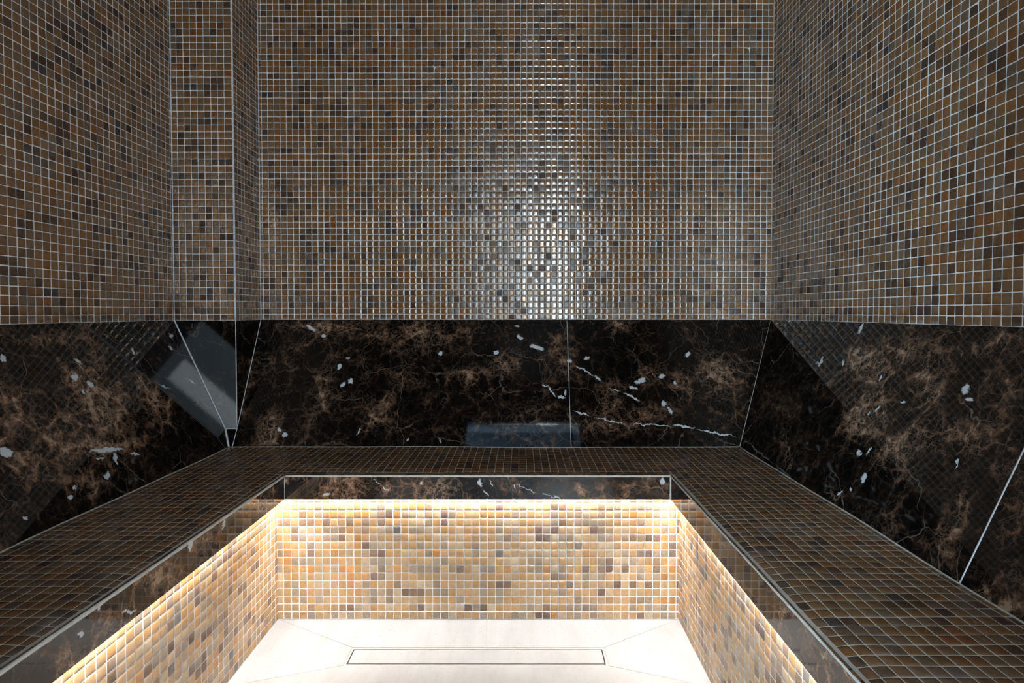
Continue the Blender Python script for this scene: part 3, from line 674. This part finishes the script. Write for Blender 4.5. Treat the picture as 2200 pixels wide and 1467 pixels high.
nb_r = Vector((0, 1, 0)).cross(vr).normalized(); nb_r = nb_r if nb_r.x > 0 else -nb_r
nb_l = Vector((0, 1, 0)).cross(vl).normalized(); nb_l = nb_l if nb_l.x < 0 else -nb_l
SE = 0.999
sp = (DY - PY) / LB            # where the back plane meets the pillar front
MBK = marble('dark_marble_back', 1, 'back', 0.62)
MRT = marble('dark_marble_right', 2, 'right', 0.68)
MLF = marble('dark_marble_left', 3, 'left', 0.78)
MP1 = marble('dark_marble_pillar', 4, None, 0.40, -0.14)
MP2 = marble('dark_marble_pillar_side', 5, None, 0.6, -0.10)
JX0, JX1 = 0.161, 0.159
slab([bk(PX, 0), bk(JX0, 0), bk(JX1, SE), bk(PX, SE)], (1, 0, 0), (0, DY, ZE), vb, nb_b, MBK,
     'long dark brown veined marble backrest slab on the back wall, left of the upright joint', [(bk(JX0, .005), bk(JX1, .998), 0.0020, M_BEAD)])
slab([bk(JX0 + .0008, 0), bk(XR, 0), bk(XR - LS * SE, SE), bk(JX1 + .0008, SE)], (1, 0, 0), (0, DY, ZE), vb, nb_b, MBK,
     'dark marble backrest slab with long white veins on the back wall, at the right-hand corner', [(bk(XR, .005), (XR - LS, DY - LB, ZS), 0.0026, M_BEAD_BROWN)])
slab([rt(DY, 0), rt(0.8605, 0), rt(0.8605, SE), rt(DY - LB * SE, SE)], (0, -1, 0), (XR, 0, ZE), vr, nb_r, MRT,
     'large dark marble backrest slab with white flecks along the right wall, reflecting the mosaic', [(rt(0.8605, .003), rt(0.8605, .997), 0.0026, M_BEAD)])
slab([rt(0.8595, 0), rt(YW, 0), rt(YW, SE), rt(0.8595, SE)], (0, -1, 0), (XR, 0, ZE), vr, nb_r, MRT,
     'dark marble backrest slab at the right edge of the photo, nearest the viewer')
slab([lf(PY, 0), lf(0.5, 0), lf(0.5, SE), lf(DY - LB * SE, SE), lf(PY, sp)], (0, 1, 0), (XL, 0, ZE), vl, nb_l, MLF,
     'large dark marble backrest slab with rusty brown clouds along the left wall',
     [(lf(PY, 0), lf(PY, sp), 0.0056, M_BEAD), (lf(PY, sp), lf(DY - LB, 1), 0.0075, M_BEAD)])
slab([lf(0.499, 0), lf(YW, 0), lf(YW, SE), lf(0.499, SE)], (0, 1, 0), (XL, 0, ZE), vl, nb_l, MLF,
     'dark marble backrest slab on the left wall beside the entrance')
slab([lf(PY, 0), (PX, PY, ZE), (PX, PY, ZE - HB * sp), lf(PY, sp)], (1, 0, 0), (0, PY, ZE), Vector((0, 0, -1)), (0, 1, 0), MP1,
     'near-black tapering marble slab on the front of the corner pillar',
     [((PX, PY, ZE), (PX, PY, ZE - HB * sp), 0.0030, M_BEAD)])
slab([(PX, PY + .012, ZE), (PX, DY, ZE), (PX, PY + .012, ZE - HB * (DY - PY - .012) / LB)], (0, 1, 0), (PX, 0, ZE), Vector((0, 0, -1)), (-1, 0, 0), MP2,
     'narrow triangular dark marble slab on the side of the corner pillar',
     [((PX, DY, ZE), bk(PX, sp * .985), 0.0030, M_BEAD)])
xs_ = XL + LS * sp
slab([(xs_, PY, ZE - HB * sp), bk(PX, sp), bk(PX + .002, SE), bk(XL + LS * SE, SE)], (1, 0, 0), (0, DY, ZE), vb, nb_b, MP1,
     'tiny dark marble offcut filling the foot of the corner pillar above the bench', [(bk(xs_ + .003, sp), bk(PX, sp), 0.0028, M_BEAD), (bk(PX, sp), bk(PX - .002, .99), 0.0024, M_BEAD)])
